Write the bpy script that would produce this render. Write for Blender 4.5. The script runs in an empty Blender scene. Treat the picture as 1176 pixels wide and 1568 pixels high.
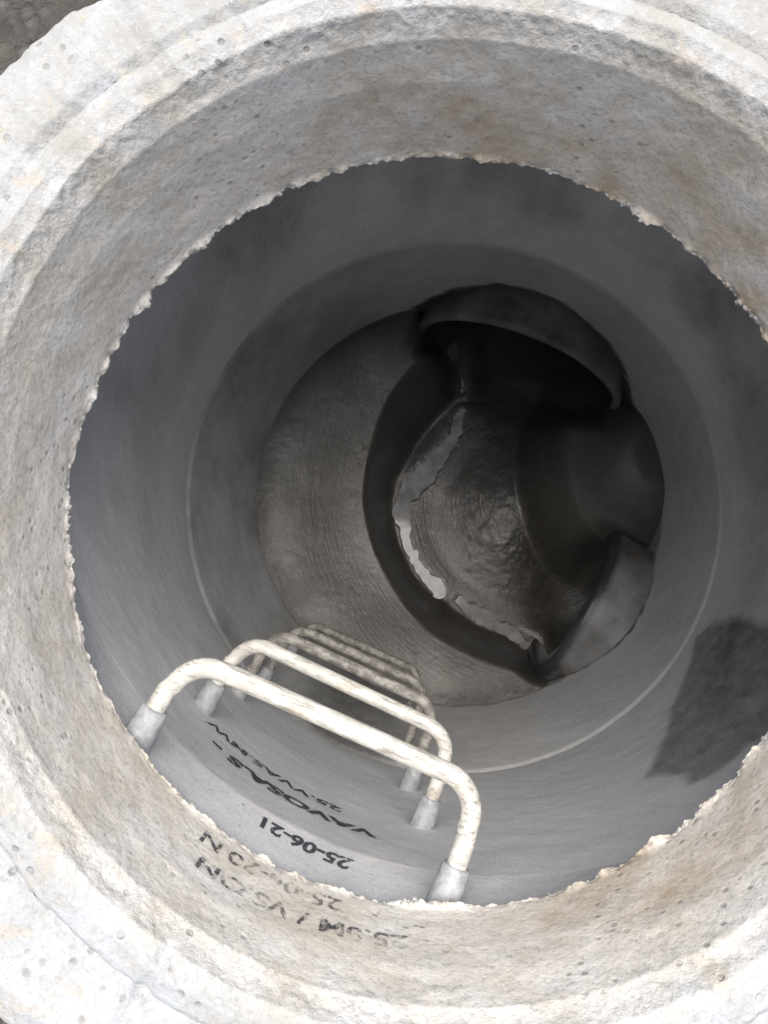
import bpy, bmesh, math, random
import numpy as np
random.seed(3); np.random.seed(3)
CAMZ=0.63
sc=bpy.context.scene
# ------------------------------------------------------------ numpy noise
def _h(i,j,k,s):
    n=(i*374761393+j*668265263+k*2147483647+s*974634777)&0xffffffff
    n=((n^(n>>13))*1274126177)&0xffffffff
    n=(n^(n>>16))&0xffffffff
    return n/4294967295.0
def vn(P,scale,s=0):
    P=np.asarray(P,float)*scale+100.37
    i=np.floor(P).astype(np.int64); f=P-i; f=f*f*(3-2*f)
    out=0
    for a in (0,1):
        for b in (0,1):
            for c in (0,1):
                w=(f[...,0] if a else 1-f[...,0])*(f[...,1] if b else 1-f[...,1])*(f[...,2] if c else 1-f[...,2])
                out=out+w*_h(i[...,0]+a,i[...,1]+b,i[...,2]+c,s)
    return out*2-1
def fbm(P,scale,o=3,s=0):
    t=0;a=1;n=0
    for k in range(o):
        t=t+a*vn(P,scale*(2**k),s+k*7); n+=a; a*=0.5
    return t/n
def sst(a,b,x):
    t=np.clip((x-a)/(b-a),0,1); return t*t*(3-2*t)
def polysdf(px,py,poly):
    d=np.full(px.shape,1e9); inside=np.zeros(px.shape,bool)
    n=len(poly)
    for k in range(n):
        ax,ay=poly[k]; bx,by=poly[(k+1)%n]
        ex,ey=bx-ax,by-ay
        t=np.clip(((px-ax)*ex+(py-ay)*ey)/(ex*ex+ey*ey+1e-12),0,1)
        d=np.minimum(d,np.hypot(px-ax-t*ex,py-ay-t*ey))
        c=((ay>py)!=(by>py))&(px<(bx-ax)*(py-ay)/((by-ay)+1e-12)+ax)
        inside^=c
    return np.where(inside,-d,d)
# ------------------------------------------------------------ mesh helpers
def add_mesh(name,V,F,mat=None,attrs=None,smooth=True,parent=None):
    me=bpy.data.meshes.new(name)
    me.from_pydata([tuple(v) for v in V],[],[tuple(f) for f in F]); me.update()
    if attrs:
        for k,a in attrs.items():
            at=me.attributes.new(k,'FLOAT','POINT'); at.data.foreach_set('value',np.asarray(a,dtype=np.float32).ravel())
    if smooth: me.polygons.foreach_set('use_smooth',[True]*len(me.polygons))
    ob=bpy.data.objects.new(name,me); sc.collection.objects.link(ob)
    if mat: me.materials.append(mat)
    if parent: ob.parent=parent
    return ob
def grid_faces(R,N,wrap=True):
    i=np.arange(R-1)[:,None]; j=np.arange(N if wrap else N-1)[None,:]
    j2=(j+1)%N
    return np.stack([i*N+j+0*i,i*N+j2,(i+1)*N+j2,(i+1)*N+j],-1).reshape(-1,4)
def tube(pts,rad,n=20,caps=True):
    pts=np.array(pts,float); m=len(pts)
    rad=np.full(m,rad) if np.isscalar(rad) else np.array(rad)
    T=np.gradient(pts,axis=0); T/=np.linalg.norm(T,axis=1)[:,None]
    up=np.array([0,0,1.0]); V=[]
    for k in range(m):
        a=np.cross(T[k],up); a/=np.linalg.norm(a); b=np.cross(a,T[k])
        for q in range(n):
            t=2*math.pi*q/n
            V.append(pts[k]+rad[k]*(math.cos(t)*a+math.sin(t)*b))
    F=[tuple(f) for f in grid_faces(m,n)]
    if caps:
        F.append(tuple(range(n))[::-1]); F.append(tuple((m-1)*n+q for q in range(n)))
    return V,F
# ------------------------------------------------------------ materials
class NT:
    def __init__(s,name):
        s.m=bpy.data.materials.new(name); s.m.use_nodes=True
        s.t=s.m.node_tree; s.n=s.t.nodes; s.l=s.t.links
        s.b=s.n['Principled BSDF']; s.co=s.n.new('ShaderNodeTexCoord').outputs['Object']
    def lk(s,a,b): s.l.new(a,b)
    def noise(s,scale,detail=4,rough=.6,vec=None,dist=0):
        x=s.n.new('ShaderNodeTexNoise'); x.inputs['Scale'].default_value=scale; x.inputs['Detail'].default_value=detail
        x.inputs['Roughness'].default_value=rough; x.inputs['Distortion'].default_value=dist
        s.lk(vec or s.co,x.inputs['Vector']); return x.outputs['Fac']
    def vor(s,scale,vec=None,feat='F1'):
        x=s.n.new('ShaderNodeTexVoronoi'); x.feature=feat; x.inputs['Scale'].default_value=scale
        s.lk(vec or s.co,x.inputs['Vector']); return x.outputs['Distance']
    def ramp(s,f,stops):
        x=s.n.new('ShaderNodeValToRGB'); e=x.color_ramp.elements
        while len(e)<len(stops): e.new(.5)
        for k,(p,c) in enumerate(stops):
            e[k].position=p; e[k].color=(c,c,c,1) if np.isscalar(c) else (*c,1)
        s.lk(f,x.inputs['Fac']); return x.outputs['Color']
    def mix(s,f,a,b,mode='MIX'):
        x=s.n.new('ShaderNodeMix'); x.data_type='RGBA'; x.blend_type=mode
        for v,i in ((f,0),(a,6),(b,7)):
            if isinstance(v,(int,float)): x.inputs[i].default_value=v if i==0 else (v,v,v,1)
            elif isinstance(v,tuple): x.inputs[i].default_value=(*v,1)
            else: s.lk(v,x.inputs[i])
        return x.outputs[2]
    def math(s,op,a,b=None,c=None,clamp=False):
        x=s.n.new('ShaderNodeMath'); x.operation=op; x.use_clamp=clamp
        for k,v in enumerate((a,b,c)):
            if v is None: continue
            if isinstance(v,(int,float)): x.inputs[k].default_value=v
            else: s.lk(v,x.inputs[k])
        return x.outputs[0]
    def attr(s,n):
        x=s.n.new('ShaderNodeAttribute'); x.attribute_name=n; return x.outputs['Fac']
    def bump(s,h,st,dist,prev=None):
        x=s.n.new('ShaderNodeBump'); x.inputs['Strength'].default_value=st if isinstance(st,(int,float)) else 1
        if not isinstance(st,(int,float)): s.lk(st,x.inputs['Strength'])
        x.inputs['Distance'].default_value=dist
        s.lk(h,x.inputs['Height'])
        if prev is not None: s.lk(prev,x.inputs['Normal'])
        return x.outputs['Normal']
    def mapping(s,scale,rot=(0,0,0),vt='POINT'):
        x=s.n.new('ShaderNodeMapping'); x.vector_type=vt; x.inputs['Scale'].default_value=scale; x.inputs['Rotation'].default_value=rot
        s.lk(s.co,x.inputs['Vector']); return x.outputs['Vector']

def mat_ring():
    k=NT('weathered_concrete')
    big=k.noise(7,3,.6); med=k.noise(26,5,.65); fine=k.noise(260,3,.7)
    c=k.mix(k.ramp(big,[(.38,0),(.62,1)]),(.65,.605,.52),(.74,.715,.66))
    c=k.mix(k.ramp(med,[(.42,0),(.7,1)]),c,(.81,.795,.755))
    tn=k.math('MULTIPLY',k.attr('tan'),k.ramp(med,[(.3,1),(.62,.45)]))
    c=k.mix(tn,c,(.47,.37,.25))
    rim=k.attr('rim')
    c=k.mix(rim,c,k.mix(1.0,c,(.51,.55,.61),'MULTIPLY'))  # rim tinted cooler, and darkened to offset the strong light on top
    rs=k.ramp(k.noise(33,4,.75,dist=.4),[(.55,0),(.68,1)])
    c=k.mix(k.math('MULTIPLY',rs,k.math('MULTIPLY_ADD',rim,.22,.12)),c,(.47,.35,.21))
    c=k.mix(k.ramp(k.noise(48,4,.8,dist=.3),[(.62,0),(.70,.35)]),c,(.24,.24,.24))
    c=k.mix(k.ramp(fine,[(.30,.5),(.48,0)]),c,(.28,.265,.24))
    c=k.mix(k.ramp(fine,[(.60,0),(.75,.35)]),c,(.80,.79,.77))
    pit=k.vor(75,None); pitm=k.ramp(pit,[(.10,0),(.22,1)])
    pm=k.math('MAXIMUM',pitm,k.ramp(big,[(.50,1),(.56,0)]))
    c=k.mix(k.math('MULTIPLY',k.math('SUBTRACT',1.0,pm),.45),c,(.18,.165,.14))
    k.lk(c,k.b.inputs['Base Color']); k.b.inputs['Roughness'].default_value=.92
    h=k.math('MULTIPLY_ADD',k.noise(120,4,.75),.42,k.math('MULTIPLY_ADD',fine,.32,k.math('MULTIPLY_ADD',pm,.35,k.math('MULTIPLY',med,.6))))
    n=k.bump(h,k.math('MULTIPLY_ADD',rim,.50,.42),.0036)
    k.lk(n,k.b.inputs['Normal']); return k.m
def mat_wall(name,c1,c2,rough_grain):
    k=NT(name)
    big=k.noise(5,4,.6,k.mapping((1,1,.55))); med=k.noise(22,4,.65); fine=k.noise(330,3,.75)
    c=k.mix(k.ramp(big,[(.35,0),(.68,1)]),c1,c2)
    c=k.mix(k.ramp(med,[(.45,0),(.75,.5)]),c,tuple(min(1,x*1.12) for x in c2))
    sc_=k.noise(9,5,.8,k.mapping((1,1,34)))
    c=k.mix(k.ramp(sc_,[(.55,0),(.68,.35)]),c,tuple(min(.85,x*1.25) for x in c2))
    c=k.mix(k.ramp(sc_,[(.33,.30),(.45,0)]),c,tuple(x*.6 for x in c1))
    c=k.mix(k.ramp(fine,[(.32,.45),(.48,0)]),c,tuple(x*.5 for x in c1))
    pm=k.math('MAXIMUM',k.ramp(k.vor(60),[(.07,0),(.15,1)]),k.ramp(big,[(.56,1),(.60,0)]))
    c=k.mix(k.math('MULTIPLY',k.math('SUBTRACT',1.0,pm),.7),c,(.07,.07,.07))
    w0=k.attr('wet_shade')  # mask holds damp and also shade painted into the wall colour
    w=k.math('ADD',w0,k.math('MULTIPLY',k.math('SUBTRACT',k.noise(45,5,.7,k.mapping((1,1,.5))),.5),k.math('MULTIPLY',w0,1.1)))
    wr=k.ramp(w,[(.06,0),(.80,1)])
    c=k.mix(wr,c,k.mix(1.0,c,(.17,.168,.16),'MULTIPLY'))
    wh=k.attr('pale')
    c=k.mix(k.math('MULTIPLY',wh,k.ramp(med,[(.3,.2),(.6,1)])),c,(.80,.79,.76))
    br=k.attr('brown')
    c=k.mix(k.math('MULTIPLY',br,k.ramp(med,[(.48,0),(.62,.7)])),c,(.17,.13,.095))
    k.lk(c,k.b.inputs['Base Color'])
    k.lk(k.mix(wr,.72,.38),k.b.inputs['Roughness'])
    h=k.math('MULTIPLY_ADD',fine,rough_grain,k.math('MULTIPLY_ADD',pm,.5,k.math('MULTIPLY',med,.8)))
    k.lk(k.bump(h,.6,.0025),k.b.inputs['Normal']); return k.m
def mat_floor():
    k=NT('wet_mortar')
    xyz=k.n.new('ShaderNodeSeparateXYZ'); k.lk(k.co,xyz.inputs[0])
    dx=k.math('SUBTRACT',xyz.outputs[0],.405); dy=k.math('SUBTRACT',xyz.outputs[1],.28)
    d=k.math('SQRT',k.math('ADD',k.math('MULTIPLY',dx,dx),k.math('MULTIPLY',dy,dy)))
    def arc(f,a):
        cb=k.n.new('ShaderNodeCombineXYZ'); k.lk(k.math('MULTIPLY',d,f),cb.inputs[0])
        k.lk(k.math('MULTIPLY',xyz.outputs[0],a),cb.inputs[1]); k.lk(k.math('MULTIPLY',xyz.outputs[1],a),cb.inputs[2])
        return k.noise(1,3,.65,cb.outputs[0])
    st=arc(190,9)
    ch=k.attr('chan')
    big=k.noise(6,4,.6); med=k.noise(40,5,.7); fine=k.noise(420,3,.75)
    c=k.mix(k.ramp(big,[(.35,0),(.65,1)]),(.056,.053,.048),(.090,.085,.076))
    c=k.mix(k.ramp(med,[(.5,0),(.75,.5)]),c,(.115,.109,.097))
    c=k.mix(ch,c,k.mix(k.ramp(med,[(.4,0),(.7,1)]),(.036,.033,.029),(.062,.056,.048)))
    c=k.mix(k.ramp(fine,[(.33,.5),(.5,0)]),c,(.02,.019,.017))
    k.lk(c,k.b.inputs['Base Color'])
    k.b.inputs['Roughness'].default_value=.5
    stm=k.math('MULTIPLY',st,k.ramp(big,[(.4,.3),(.6,1.0)]))
    h=k.math('MULTIPLY_ADD',stm,.85,k.math('MULTIPLY_ADD',med,.8,k.math('MULTIPLY',fine,.35)))
    n=k.bump(h,.65,.0028)
    k.lk(n,k.b.inputs['Normal'])
    k.lk(k.mix(ch,k.ramp(big,[(.38,1.0),(.60,.35)]),1.0),k.b.inputs['Coat Weight'])
    k.lk(k.mix(ch,.22,.14),k.b.inputs['Coat Roughness']); k.b.inputs['Coat IOR'].default_value=1.5
    k.lk(n,k.b.inputs['Coat Normal']); return k.m
def mat_water():
    k=NT('cement_water'); n=k.noise(28,4,.6)
    k.lk(k.mix(k.ramp(n,[(.35,0),(.65,1)]),(.20,.203,.205),(.34,.345,.35)),k.b.inputs['Base Color'])
    k.b.inputs['Roughness'].default_value=.08; k.b.inputs['IOR'].default_value=1.34
    k.lk(k.bump(n,.05,.002),k.b.inputs['Normal']); return k.m
def mat_step(dirt):
    k=NT('galvanised_coated_steel'); a=k.noise(60,4,.7); b=k.noise(230,4,.7,k.mapping((7,1,1),(0,0,math.radians(-24.3)),'TEXTURE'))
    c=k.mix(k.ramp(a,[(.40,0),(.62,1)]),(.43,.42,.385),(.57,.56,.53))
    c=k.mix(k.ramp(b,[(.52-.06*dirt,0),(.62-.04*dirt,.8)]),c,(.21,.195,.17))
    c=k.mix(k.ramp(k.noise(35,3,.7),[(.58,0),(.71,.45)]),c,(.34,.27,.18))
    if dirt>0: c=k.mix(dirt,c,k.mix(k.ramp(a,[(.45,0),(.55,1)]),(.09,.085,.078),(.26,.25,.23)))
    k.lk(c,k.b.inputs['Base Color']); k.b.inputs['Roughness'].default_value=.55
    k.lk(k.bump(k.math('ADD',b,k.noise(300,3,.7)),.5,.0011),k.b.inputs['Normal']); return k.m
def mat_sleeve():
    k=NT('grey_plastic'); a=k.noise(90,4,.7)
    k.lk(k.mix(k.ramp(a,[(.4,0),(.65,1)]),(.26,.275,.29),(.42,.43,.44)),k.b.inputs['Base Color'])
    k.b.inputs['Roughness'].default_value=.55; k.lk(k.bump(a,.3,.001),k.b.inputs['Normal']); return k.m
def mat_ink(name,lo,hi,floor_):
    k=NT(name); k.b.inputs['Base Color'].default_value=(.05,.055,.07,1); k.b.inputs['Roughness'].default_value=.8
    tr=k.n.new('ShaderNodeBsdfTransparent'); mx=k.n.new('ShaderNodeMixShader')
    k.lk(k.math('MULTIPLY',k.ramp(k.noise(140,4,.8),[(lo,0),(hi,1)]),k.ramp(k.noise(17,2,.5),[(.38,floor_),(.55,1)])),mx.inputs[0]); out=k.n['Material Output']
    k.lk(tr.outputs[0],mx.inputs[1]); k.lk(k.b.outputs[0],mx.inputs[2]); k.lk(mx.outputs[0],out.inputs[0]); return k.m
def mat_ground():
    k=NT('soil'); a=k.noise(14,6,.7); b=k.vor(60)
    c=k.mix(k.ramp(a,[(.35,0),(.65,1)]),(.04,.037,.032),(.085,.08,.07))
    c=k.mix(k.ramp(b,[(.1,.6),(.5,0)]),c,(.13,.125,.115))
    k.lk(c,k.b.inputs['Base Color']); k.b.inputs['Roughness'].default_value=.95
    n=k.bump(a,.8,.03); n=k.bump(b,.6,.01,n); k.lk(n,k.b.inputs['Normal']); return k.m
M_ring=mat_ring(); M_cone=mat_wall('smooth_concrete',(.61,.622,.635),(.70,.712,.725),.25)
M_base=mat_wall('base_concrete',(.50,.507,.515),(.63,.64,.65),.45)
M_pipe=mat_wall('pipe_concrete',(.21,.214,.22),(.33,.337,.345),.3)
M_floor=mat_floor(); M_water=mat_water(); M_s0=mat_step(0); M_s1=mat_step(.75); M_sl=mat_sleeve()
M_inkf=mat_ink('worn_ink',.43,.58,.4); M_inkb=mat_ink('stencil_ink',.34,.46,.75)

# ------------------------------------------------------------ upper ring
RC=np.array([.050,.0755])
def ring_disp(th,d,rim):
    P=np.stack([.32*np.cos(th),.32*np.sin(th),d],-1)
    w=.0012*fbm(P,16,3,1)+.0006*fbm(P,90,3,5)
    r=.0040*fbm(P,20,3,11)+.0024*np.abs(fbm(P,70,3,15))+.0010*fbm(P,220,2,19)
    return w*(1-rim)+r*rim
def edge_r(th):
    Q=np.stack([.32*np.cos(th),.32*np.sin(th),0*th],-1)
    teeth=np.clip(fbm(Q,75,3,31)+.05,-.2,1)
    sel=.35+.65*sst(-.3,.3,vn(Q,14,90))
    return teeth,sel
def build_ring():
    N=1600
    prof=[]
    def seg(r0,d0,r1,d1,n,a,b):
        for i in range(n):
            t=i/n; prof.append((r0+(r1-r0)*t,d0+(d1-d0)*t,a+(b-a)*t))
    seg(.360,.640,.330,.616,6,0,0); seg(.330,.616,.3125,.610,10,0,0)
    seg(.3125,.610,.3132,.598,14,0,0)
    seg(.3132,.598,.3170,.520,50,0,0); seg(.3170,.520,.3215,.482,26,0,.25); seg(.3215,.482,.3300,.462,14,.25,.8)
    seg(.3300,.462,.3410,.4555,10,.8,1); seg(.3410,.4555,.3530,.4590,8,1,1); seg(.3530,.4590,.3570,.4625,5,1,1)
    seg(.3570,.4625,.3640,.4575,6,1,1); seg(.3640,.4575,.4000,.4560,24,1,1); seg(.4000,.4560,.4180,.4640,12,1,1)
    seg(.4180,.4640,.4260,.4860,12,1,1); seg(.4260,.4860,.4350,.75,30,1,.5)
    prof.append((.435,.76,.5))
    pr=np.array(prof); R=len(pr)
    t=np.gradient(pr[:,:2],axis=0); nrm=np.stack([t[:,1],-t[:,0]],-1); nrm/=np.linalg.norm(nrm,axis=1)[:,None]
    th=np.arange(N)/N*2*np.pi
    TH,RR=np.meshgrid(th,pr[:,0]); D=np.repeat(pr[:,1][:,None],N,1); RIM=np.repeat(pr[:,2][:,None],N,1)
    nx=nrm[:,0][:,None]; nd=nrm[:,1][:,None]
    disp=ring_disp(TH,D,RIM)
    sgn=1.0 if nrm[60,0]<0 else -1.0
    rr=RR+disp*nx*sgn; dd=D+disp*nd*sgn
    P=np.stack([.32*np.cos(TH),.32*np.sin(TH),D],-1)
    near=np.exp(-((D-.609)/.0045)**2)*(RR<.322)
    tth,sel=edge_r(TH)
    fine=np.clip(fbm(P,240,2,37),-.1,1)
    rr-=near*(.0105*tth*sel+.0024*fine); dd+=near*.003*fbm(P,120,2,39)
    lowf=fbm(np.stack([np.cos(TH),np.sin(TH),0*TH],-1),4,2,77)
    rr+=.0025*lowf*(RR<.335)*sst(.54,.61,D)
    und=fbm(np.stack([np.cos(TH),np.sin(TH),RR*6],-1),3,3,101)
    dd+=RIM*.006*und; rr+=RIM*.003*fbm(np.stack([np.cos(TH),np.sin(TH),RR*0],-1),5,3,111)
    chip=sst(.25,.6,fbm(P,30,3,51))*RIM; dd+=chip*.004
    V=np.stack([RC[0]+rr*np.cos(TH),RC[1]+rr*np.sin(TH),CAMZ-dd],-1).reshape(-1,3)
    deg=np.degrees(TH)%360
    def ang(a,w): return np.exp(-(((deg-a+180)%360-180)/w)**2)
    tan=(.9*ang(88,30)*sst(.46,.55,D)+.4*ang(50,35)+1.0*ang(33,16)*sst(.52,.6,D)+1.0*ang(303,22)*sst(.49,.55,D)+.35*ang(0,30)+.15*ang(150,50))
    tan=np.clip(tan*(.8+.8*fbm(P,18,3,61)),0,1)
    ob=add_mesh('concrete_adjustment_ring',V,grid_faces(R,N),M_ring,{'rim':RIM,'tan':tan})
    base=bmesh.new(); bmesh.ops.create_icosphere(base,subdivisions=2,radius=1)
    bv=np.array([v.co[:] for v in base.verts]); bf=[[v.index for v in f.verts] for f in base.faces]; base.free()
    VV=[];FF=[];k=0
    for i in range(700):
        a=random.uniform(0,2*math.pi); tt,sl_=edge_r(np.array([a])); tt=float(tt[0])*float(sl_[0])
        if sl_[0]<random.uniform(.3,1.0): continue
        s=random.choice([.0010,.0014,.0018,.0026])*random.uniform(.7,1.2)
        lf=.0025*fbm(np.array([math.cos(a),math.sin(a),0.]),4,2,77)
        r=.3132+lf-.0098*tt+random.uniform(-.0002,.0014); d=.609+random.uniform(-.003,.002)
        c=np.array([RC[0]+r*math.cos(a),RC[1]+r*math.sin(a),CAMZ-d])
        q=bv*(1+.5*vn(bv+i*3.1,1.8,5)[:,None])*s*np.array([random.uniform(.7,1.3) for _ in range(3)])
        VV.append(q+c); FF+= [[x+k for x in f] for f in bf]; k+=len(bv)
    nV=np.concatenate(VV)
    add_mesh('mortar_crumbs',nV,FF,M_ring,{'rim':np.full(len(nV),.7),'tan':np.full(len(nV),.3)},parent=ob)
    return ob
ring=build_ring()

# ------------------------------------------------------------ shaft sections
KD=[.612,.70,1.366,1.80,2.20]
KX=[.050,.109,.131,.184,.190]; KY=[.0755,.187,.1945,.250,.255]; KR=[.322,.434,.500,.500,.500]
def sec(d): return np.interp(d,KD,KX),np.interp(d,KD,KY),np.interp(d,KD,KR)
U1=np.array([math.cos(math.radians(67)),math.sin(math.radians(67))]); C1=np.array([.34,.589]); 
U2=np.array([math.cos(math.radians(-30)),math.sin(math.radians(-30))]); C2=np.array([.478,0.0])
PIPES=[(C1,U1,1.88,.28,.260),(C2,U2,1.94,.22,.180)]
def pipe_dist(x,y,d,p):
    c,u,ad,ro,ri=p
    ax=(x-c[0])*u[0]+(y-c[1])*u[1]; lat=(x-c[0])*(-u[1])+(y-c[1])*u[0]
    return ax,np.hypot(lat,d-ad)
def shaft(d0,d1,rows,inset=0.0,topchamfer=False):
    N=800
    ds=np.linspace(d0,d1,rows); th=np.arange(N)/N*2*np.pi
    D,TH=np.meshgrid(ds,th,indexing='ij')
    cx,cy,r=sec(D); r=r-inset
    if topchamfer: r=r+inset*1.0*np.clip(1-(D-d0)/.009,0,1)
    P=np.stack([.45*np.cos(TH),.45*np.sin(TH),D],-1)
    r=r+.0015*fbm(P,9,3,3)+.0004*fbm(P,60,2,8)
    X=cx+r*np.cos(TH); Y=cy+r*np.sin(TH); Z=CAMZ-D
    deg=(np.degrees(TH)+180)%360-180
    return D,TH,X,Y,Z,deg,P
D,TH,X,Y,Z,deg,P=shaft(.612,1.372,210)
n1=fbm(P,14,3,21); n2=fbm(P,5,3,25)
poly=[(-31,133),(-27,118),(-29,100),(-47,80),(-60,84),(-61,97),(-48,118)]
sd=polysdf(deg+3*n1+3*n2,D*100+3*n2+2.5*n1,poly)
wet_shade=.44*sst(1.2,-1.2,sd)+.10*sst(9,-2,sd)
def ang(deg,a,w): return np.exp(-(((deg-a+180)%360-180)/w)**2)
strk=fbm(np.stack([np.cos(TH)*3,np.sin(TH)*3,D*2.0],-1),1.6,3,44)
wet_shade+=np.clip(ang(deg,88,66)*(.46+.65*strk)*sst(1.40,.90,D),0,.9)  # damp smears plus painted shade below the overhang
wet_shade+=np.clip(ang(deg,5,26)*(.34+.4*n2)*sst(1.36,1.15,D),0,.8)  # rim shade on the right, painted in as a streaky gradient
wet_shade+=.10*sst(.1,.5,n2+.4*strk)
pale=np.exp(-((D-.70)/.0028)**2)*np.clip(.7+.9*n1,0,1)
neck=(D<.70)*.12
add_mesh('concrete_cone_section',np.stack([X,Y,Z],-1).reshape(-1,3),grid_faces(*D.shape),M_cone,{'wet_shade':np.clip(wet_shade+neck,0,1),'pale':pale,'brown':0*D})
D,TH,X,Y,Z,deg,P=shaft(1.364,2.2,240,.004,True)
F=grid_faces(*D.shape); Xf,Yf,Df=X.ravel(),Y.ravel(),D.ravel()
kill=np.zeros(Xf.shape,bool); wet_shade=np.zeros(Xf.shape)
Pf=P.reshape(-1,3); n1=fbm(Pf,30,4,21); n2=fbm(Pf,7,3,22)
for k,p in enumerate(PIPES):
    ax,dist=pipe_dist(Xf,Yf,Df,p); on=ax>0
    kill|=on&(dist<(p[3]+p[4])/2)
    band=(dist-p[3]); wid=(.05,.02)[k]
    wet_shade=np.maximum(wet_shade,on*sst(wid,.004,band+.03*n1+.025*n2))
degf=deg.ravel()
wet_shade=np.maximum(wet_shade,.40*np.exp(-((degf+165)/60)**2)*(.8+n2)); wet_shade=np.maximum(wet_shade,.40*ang(degf,150,50)*(.9+.8*n2))  # left side darker
wet_shade=np.maximum(wet_shade,.24*ang(degf,60,50))  # slightly darker towards the upper right
wet_shade=np.maximum(wet_shade,.5*sst(1.775,1.80,Df+.012*n1))  # darker towards the foot of the wall
wet_shade=np.maximum(wet_shade,.6*ang(degf,-118,16))  # shade behind the steps, painted into the wall colour
F=F[~kill[F].all(1)]
add_mesh('concrete_base_section',np.stack([X,Y,Z],-1).reshape(-1,3),F,M_base,{'wet_shade':np.clip(wet_shade,0,1),'pale':0*wet_shade,'brown':0*wet_shade})
def pipe(p,name):
    c,u,ad,ro,ri=p; N=200; L=1.0
    rows=[]
    for a in np.linspace(L,0.010,110): rows.append((a,ro))
    rows+= [(.006,ro-.0015),(.003,ro-.004),(.001,ro-.008)]
    for r in np.linspace(ro-.010,ri+.006,5): rows.append((0,r))
    rows+= [(.002,ri+.002),(.006,ri)]
    for a in np.linspace(.01,L,70): rows.append((a,ri))
    rows.append((L,.001))
    rows=np.array(rows); th=np.arange(N)/N*2*np.pi
    A,TH=np.meshgrid(rows[:,0],th,indexing='ij'); R=np.repeat(rows[:,1][:,None],N,1)
    lat=R*np.cos(TH); up=R*np.sin(TH)
    x=c[0]+u[0]*A-u[1]*lat; y=c[1]+u[1]*A+u[0]*lat; z=CAMZ-ad+up
    V=np.stack([x,y,z],-1); n=fbm(V,25,3,4); V[...,2]+=.0010*n; 
    A2=A+(.006*fbm(V,7,2,9)+.0012*fbm(V,80,2,19))*(A<.03)
    V[...,0]+=u[0]*(A2-A); V[...,1]+=u[1]*(A2-A)
    if name=='concrete_pipe': w=np.clip(.48+.4*fbm(V,10,3,14),0,1); b=0*w
    else: w=np.clip(.34+.6*fbm(V,14,3,14),0,1)+.8*sst(.03,.0,A); b=sst(-.1,.3,fbm(V,9,2,66))*sst(.02,.05,A)
    return add_mesh(name,V.reshape(-1,3),grid_faces(*A.shape),M_pipe,{'wet_shade':np.clip(w,0,1),'pale':0*w,'brown':b})
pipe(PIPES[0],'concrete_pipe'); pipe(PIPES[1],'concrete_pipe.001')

# ------------------------------------------------------------ benching / channel floor
st=.0028
xs=np.arange(-.40,1.30,st); ys=np.arange(-.60,1.50,st)
Y,X=np.meshgrid(ys,xs,indexing='ij')
cx,cy=.18,.25
rho=np.hypot(X-cx,Y-cy)
inp=np.zeros(X.shape,bool); corr=[]
for p in PIPES:
    c,u,ad,ro,ri=p
    ax=(X-c[0])*u[0]+(Y-c[1])*u[1]; lat=np.abs((X-c[0])*(-u[1])+(Y-c[1])*u[0])
    inp|=(ax>0)&(ax<.95)&(lat<ri+.012); corr.append((ax,lat,p))
keep=(rho<.54)|inp
P=np.stack([X,Y,0*X],-1)
wob=.008*fbm(P,7,2,2)
s=.445-np.hypot(X-.405,Y-.28)+wob
g=np.hypot((X-.665),(Y-.345)*.85); t=g-.205+wob*.7
bench=1.845-.045*sst(.25,.48,rho)+.004*fbm(P,8,2,7)
lump=1.885-.13*sst(.03,-.15,t)
top=lump*sst(.34,.24,g)+bench*(1-sst(.34,.24,g))
cs=sst(-.014,.105,s)**.9; ct=sst(-.014,.10,t)
chan=cs*ct
mound=.060*np.exp(-((X-.36)**2/.14**2+(Y-.26)**2/.19**2))
low=2.097+.005*fbm(P,8,2,9)
dep=top*(1-chan)+(low-mound)*chan
for ax,lat,p in corr:
    c,u,ad,ro,ri=p
    inside=ad+np.sqrt(np.clip(ri**2-np.clip(lat,0,ri)**2,0,1))-.012
    w=sst(-.09,.05,ax)*sst(ri+.04,ri-.01,lat)
    w=np.where(ax>.03,(lat<ri+.03)*sst(-.09,.05,ax),w)
    dep=dep*(1-w)+np.minimum(inside,2.108)*w
local=np.exp(-((X-.33)**2+(Y-.19)**2)/.016)
dep+=chan*(.0010*fbm(P,24,3,12)+local*(.0036*fbm(P,50,3,13)))
dep+=(1-chan)*(.0006*fbm(P,70,2,14))
def pathd(pts,wd):
    best=np.full(X.shape,1e9)
    for k in range(len(pts)-1):
        ax,ay=pts[k]; bx,by=pts[k+1]; ex,ey=bx-ax,by-ay
        tt=np.clip(((X-ax)*ex+(Y-ay)*ey)/(ex*ex+ey*ey),0,1)
        w=wd[k]+(wd[k+1]-wd[k])*tt
        best=np.minimum(best,np.hypot(X-ax-tt*ex,Y-ay-tt*ey)-w)
    return best
WL=2.086
n=.015*fbm(P,24,2,33)+.012*fbm(P,70,3,35)
pd0=np.minimum.reduce([
 pathd([(.225,.54),(.19,.45),(.13,.375),(.070,.315),(.052,.25),(.062,.17),(.10,.085),(.155,.030)],[.004,.018,.024,.026,.019,.009,.008,.012]),
 pathd([(.210,.0),(.27,-.045),(.345,-.080),(.39,-.12)],[.010,.014,.010,.004]),
 pathd([(.235,.70),(.225,.60)],[-.003,.0])])
pd=pd0+n
wl=sst(.085,.008,pd0)
lvl=WL+.0026*sst(.006,-.014,pd)-.0014*sst(-.001,.012,pd)
dep=dep*(1-wl)+lvl*wl
F=grid_faces(X.shape[0],X.shape[1],False); kf=keep.ravel(); F=F[kf[F].all(1)]
used=np.unique(F); remap=-np.ones(X.size,int); remap[used]=np.arange(len(used))
V=np.stack([X,Y,CAMZ-dep],-1).reshape(-1,3)[used]
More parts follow.
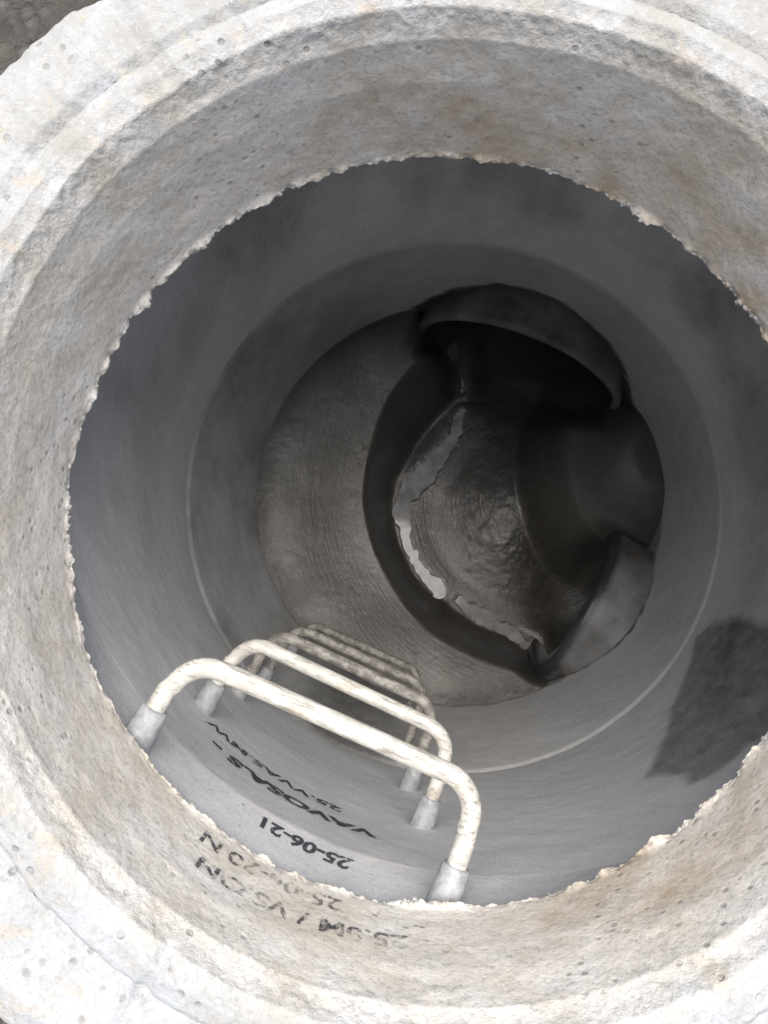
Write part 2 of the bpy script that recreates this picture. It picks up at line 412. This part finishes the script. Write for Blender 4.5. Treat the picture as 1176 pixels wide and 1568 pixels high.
add_mesh('mortar_benching_floor',V,remap[F],M_floor,{'chan':np.clip(chan*1.2,0,1).ravel()[used]})
m=(pd<.010).ravel(); F=grid_faces(X.shape[0],X.shape[1],False); F=F[m[F].all(1)]
used=np.unique(F); remap=-np.ones(X.size,int); remap[used]=np.arange(len(used))
V=np.stack([X,Y,0*X+CAMZ-WL+.0001],-1).reshape(-1,3)[used]
add_mesh('puddle',V,remap[F],M_water)

# ------------------------------------------------------------ steps
BD=np.array([.911,-.412]); OUT=np.array([-.412,-.911])
L0=np.array([-.166,-.046]); R0=np.array([.081,-.157])
def wall_hit(pt,d):
    cx,cy,r=sec(d); o=pt-np.array([cx,cy]); b=o@OUT; c=o@o-r*r
    return -b+math.sqrt(b*b-c)
for k in range(5):
    d=.634+.25*k; z=CAMZ-d; cr=.032
    jl=random.uniform(-.004,.004)
    l=L0+OUT*jl; r=R0+OUT*(jl+random.uniform(-.003,.003))
    tl=wall_hit(l,d)+.01; tr=wall_hit(r,d)+.01
    pts=[]
    def P3(q,dz=0): return (q[0],q[1],z+dz)
    for t in np.linspace(tl,cr,8): pts.append(P3(l+OUT*t+BD*(-.010*t/.1)))
    for a in np.linspace(0,90,10)[1:]:
        a=math.radians(a); pts.append(P3(l+BD*(cr-cr*math.cos(a))+OUT*(cr-cr*math.sin(a)),0))
    Lb=np.linalg.norm(r-l)
    for t in np.linspace(cr,Lb-cr,14)[1:]: 
        q=l+(r-l)/Lb*t; pts.append(P3(q,-.002*math.sin(math.pi*t/Lb)))
    for a in np.linspace(0,90,10)[1:]:
        a=math.radians(a); pts.append(P3(r-BD*(cr-cr*math.sin(a))+OUT*(cr-cr*math.cos(a))))
    for t in np.linspace(cr,tr,8)[1:]: pts.append(P3(r+OUT*t+BD*(.006*t/.1)))
    V,F=tube(pts,.0086,24)
    nm='manhole_step' if k==0 else 'manhole_step.%03d'%k
    ob=add_mesh(nm,V,F,M_s0 if k<2 else M_s1)
    for side,q,t1,sg in (('left',l,tl,-.010),('right',r,tr,.006)):
        a=q+OUT*(t1+.0)+BD*(sg*t1/.1); b=q+OUT*(t1-.046)+BD*(sg*(t1-.046)/.1)
        pp=[np.array([*(a+(b-a)*s_),z]) for s_ in (0,.3,.6,.93,.99,1.0)]
        V,F=tube(pp,[.0150,.0142,.0132,.0120,.0112,.0095],24)
        add_mesh('sleeve_'+side,V,F,M_sl,parent=ob)

# ------------------------------------------------------------ stencilled lettering (date stamp, upside down)
def text_on(name,body,size,mapf,parent,bold=.02,mat=None):
    cu=bpy.data.curves.new(name,'FONT'); cu.body=body; cu.size=size; cu.resolution_u=3; cu.offset=size*bold
    ob=bpy.data.objects.new(name,cu); sc.collection.objects.link(ob)
    bpy.context.view_layer.update()
    me=bpy.data.meshes.new_from_object(ob.evaluated_get(bpy.context.evaluated_depsgraph_get()))
    bpy.data.objects.remove(ob)
    bm=bmesh.new(); bm.from_mesh(me); bmesh.ops.triangulate(bm,faces=bm.faces[:])
    for _ in range(4):
        es=[e for e in bm.edges if e.calc_length()>.0025]
        if not es: break
        bmesh.ops.subdivide_edges(bm,edges=es,cuts=1); bmesh.ops.triangulate(bm,faces=bm.faces[:])
    for v in bm.verts: v.co=mapf(v.co.x,v.co.y)
    bm.to_mesh(me); bm.free(); me.materials.clear(); me.materials.append(mat or M_inkf)
    o=bpy.data.objects.new(name,me); sc.collection.objects.link(o); o.parent=parent
def ring_map(a1,d0,slope=0):
    def f(x,y):
        th=math.radians(a1)-x/.315; d=d0-y+slope*x
        r=np.interp(d,[.482,.52,.598,.61],[.3215,.3170,.3132,.3125])
        dp=float(ring_disp(np.array(th),np.array(d),np.array(0.0)))
        lf=.0025*float(fbm(np.array([math.cos(th),math.sin(th),0.]),4,2,77))*float(sst(.54,.61,d))
        r=r-dp-.0009+lf
        return (RC[0]+r*math.cos(th),RC[1]+r*math.sin(th),CAMZ-d)
    return f
def cone_map(a1,d0,slope=0):
    def f(x,y):
        th=math.radians(a1)-x/.42; d=d0-y+slope*x; cx,cy,r=sec(d)
        P=np.array([.45*math.cos(th),.45*math.sin(th),d])
        r=r+.0015*float(fbm(P,9,3,3))+.0004*float(fbm(P,60,2,8))-.0008
        return (cx+r*math.cos(th),cy+r*math.sin(th),CAMZ-d)
    return f
text_on('lettering_a','25-06-20.N',.026,ring_map(255,.592,.0),ring)
text_on('lettering_b','25.0M / VS.ON',.026,ring_map(264,.557,.0),ring)
cone=bpy.data.objects['concrete_cone_section']
text_on('lettering_c','25-06-21',.026,cone_map(252.5,.682,.05),cone,.035,M_inkb)
text_on('lettering_d','VAVOSA.S -',.036,cone_map(254,.800,.03),cone,.05,M_inkb)
text_on('lettering_e','25.VVAS.MW',.030,cone_map(249,.862,.03),cone,.03,M_inkb)

# ------------------------------------------------------------ ground
V=[];N=96
rs=[.428,.5,.7,1.2,3,10,40,120]
for r in rs:
    for j in range(N):
        a=2*math.pi*j/N; h=0 if r<.45 else .012*float(fbm(np.array([r*math.cos(a),r*math.sin(a),0.]),3,3,5))
        V.append((RC[0]+r*math.cos(a),RC[1]+r*math.sin(a),h))
add_mesh('ground',V,grid_faces(len(rs),N),mat_ground())

# ------------------------------------------------------------ camera, light
cam=bpy.data.cameras.new('camera'); co=bpy.data.objects.new('camera',cam); sc.collection.objects.link(co)
cam.sensor_fit='VERTICAL'; cam.sensor_height=36; cam.lens=25.99; cam.clip_start=.01; cam.clip_end=500
co.location=(0,0,CAMZ); co.rotation_euler=(math.radians(6.85),0,0); sc.camera=co
w=bpy.data.worlds.new('World'); sc.world=w; w.use_nodes=True
nt=w.node_tree; bg=nt.nodes['Background']; sky=nt.nodes.new('ShaderNodeTexSky'); sky.sky_type='NISHITA'
sky.sun_disc=False; sky.sun_elevation=math.radians(77); sky.sun_rotation=math.radians(4)
sky.dust_density=6; sky.ozone_density=.5; sky.air_density=1
nt.links.new(sky.outputs[0],bg.inputs[0]); bg.inputs[1].default_value=.15
sl=bpy.data.lights.new('sun','SUN'); sl.energy=5.0; sl.angle=math.radians(56); sl.color=(1,.975,.935)
so=bpy.data.objects.new('sun',sl); sc.collection.objects.link(so)
so.rotation_euler=(math.radians(-13),0,math.radians(-4)); so.location=(0,1,4)
sc.view_settings.view_transform='Standard'; sc.view_settings.look='None'; sc.view_settings.exposure=0
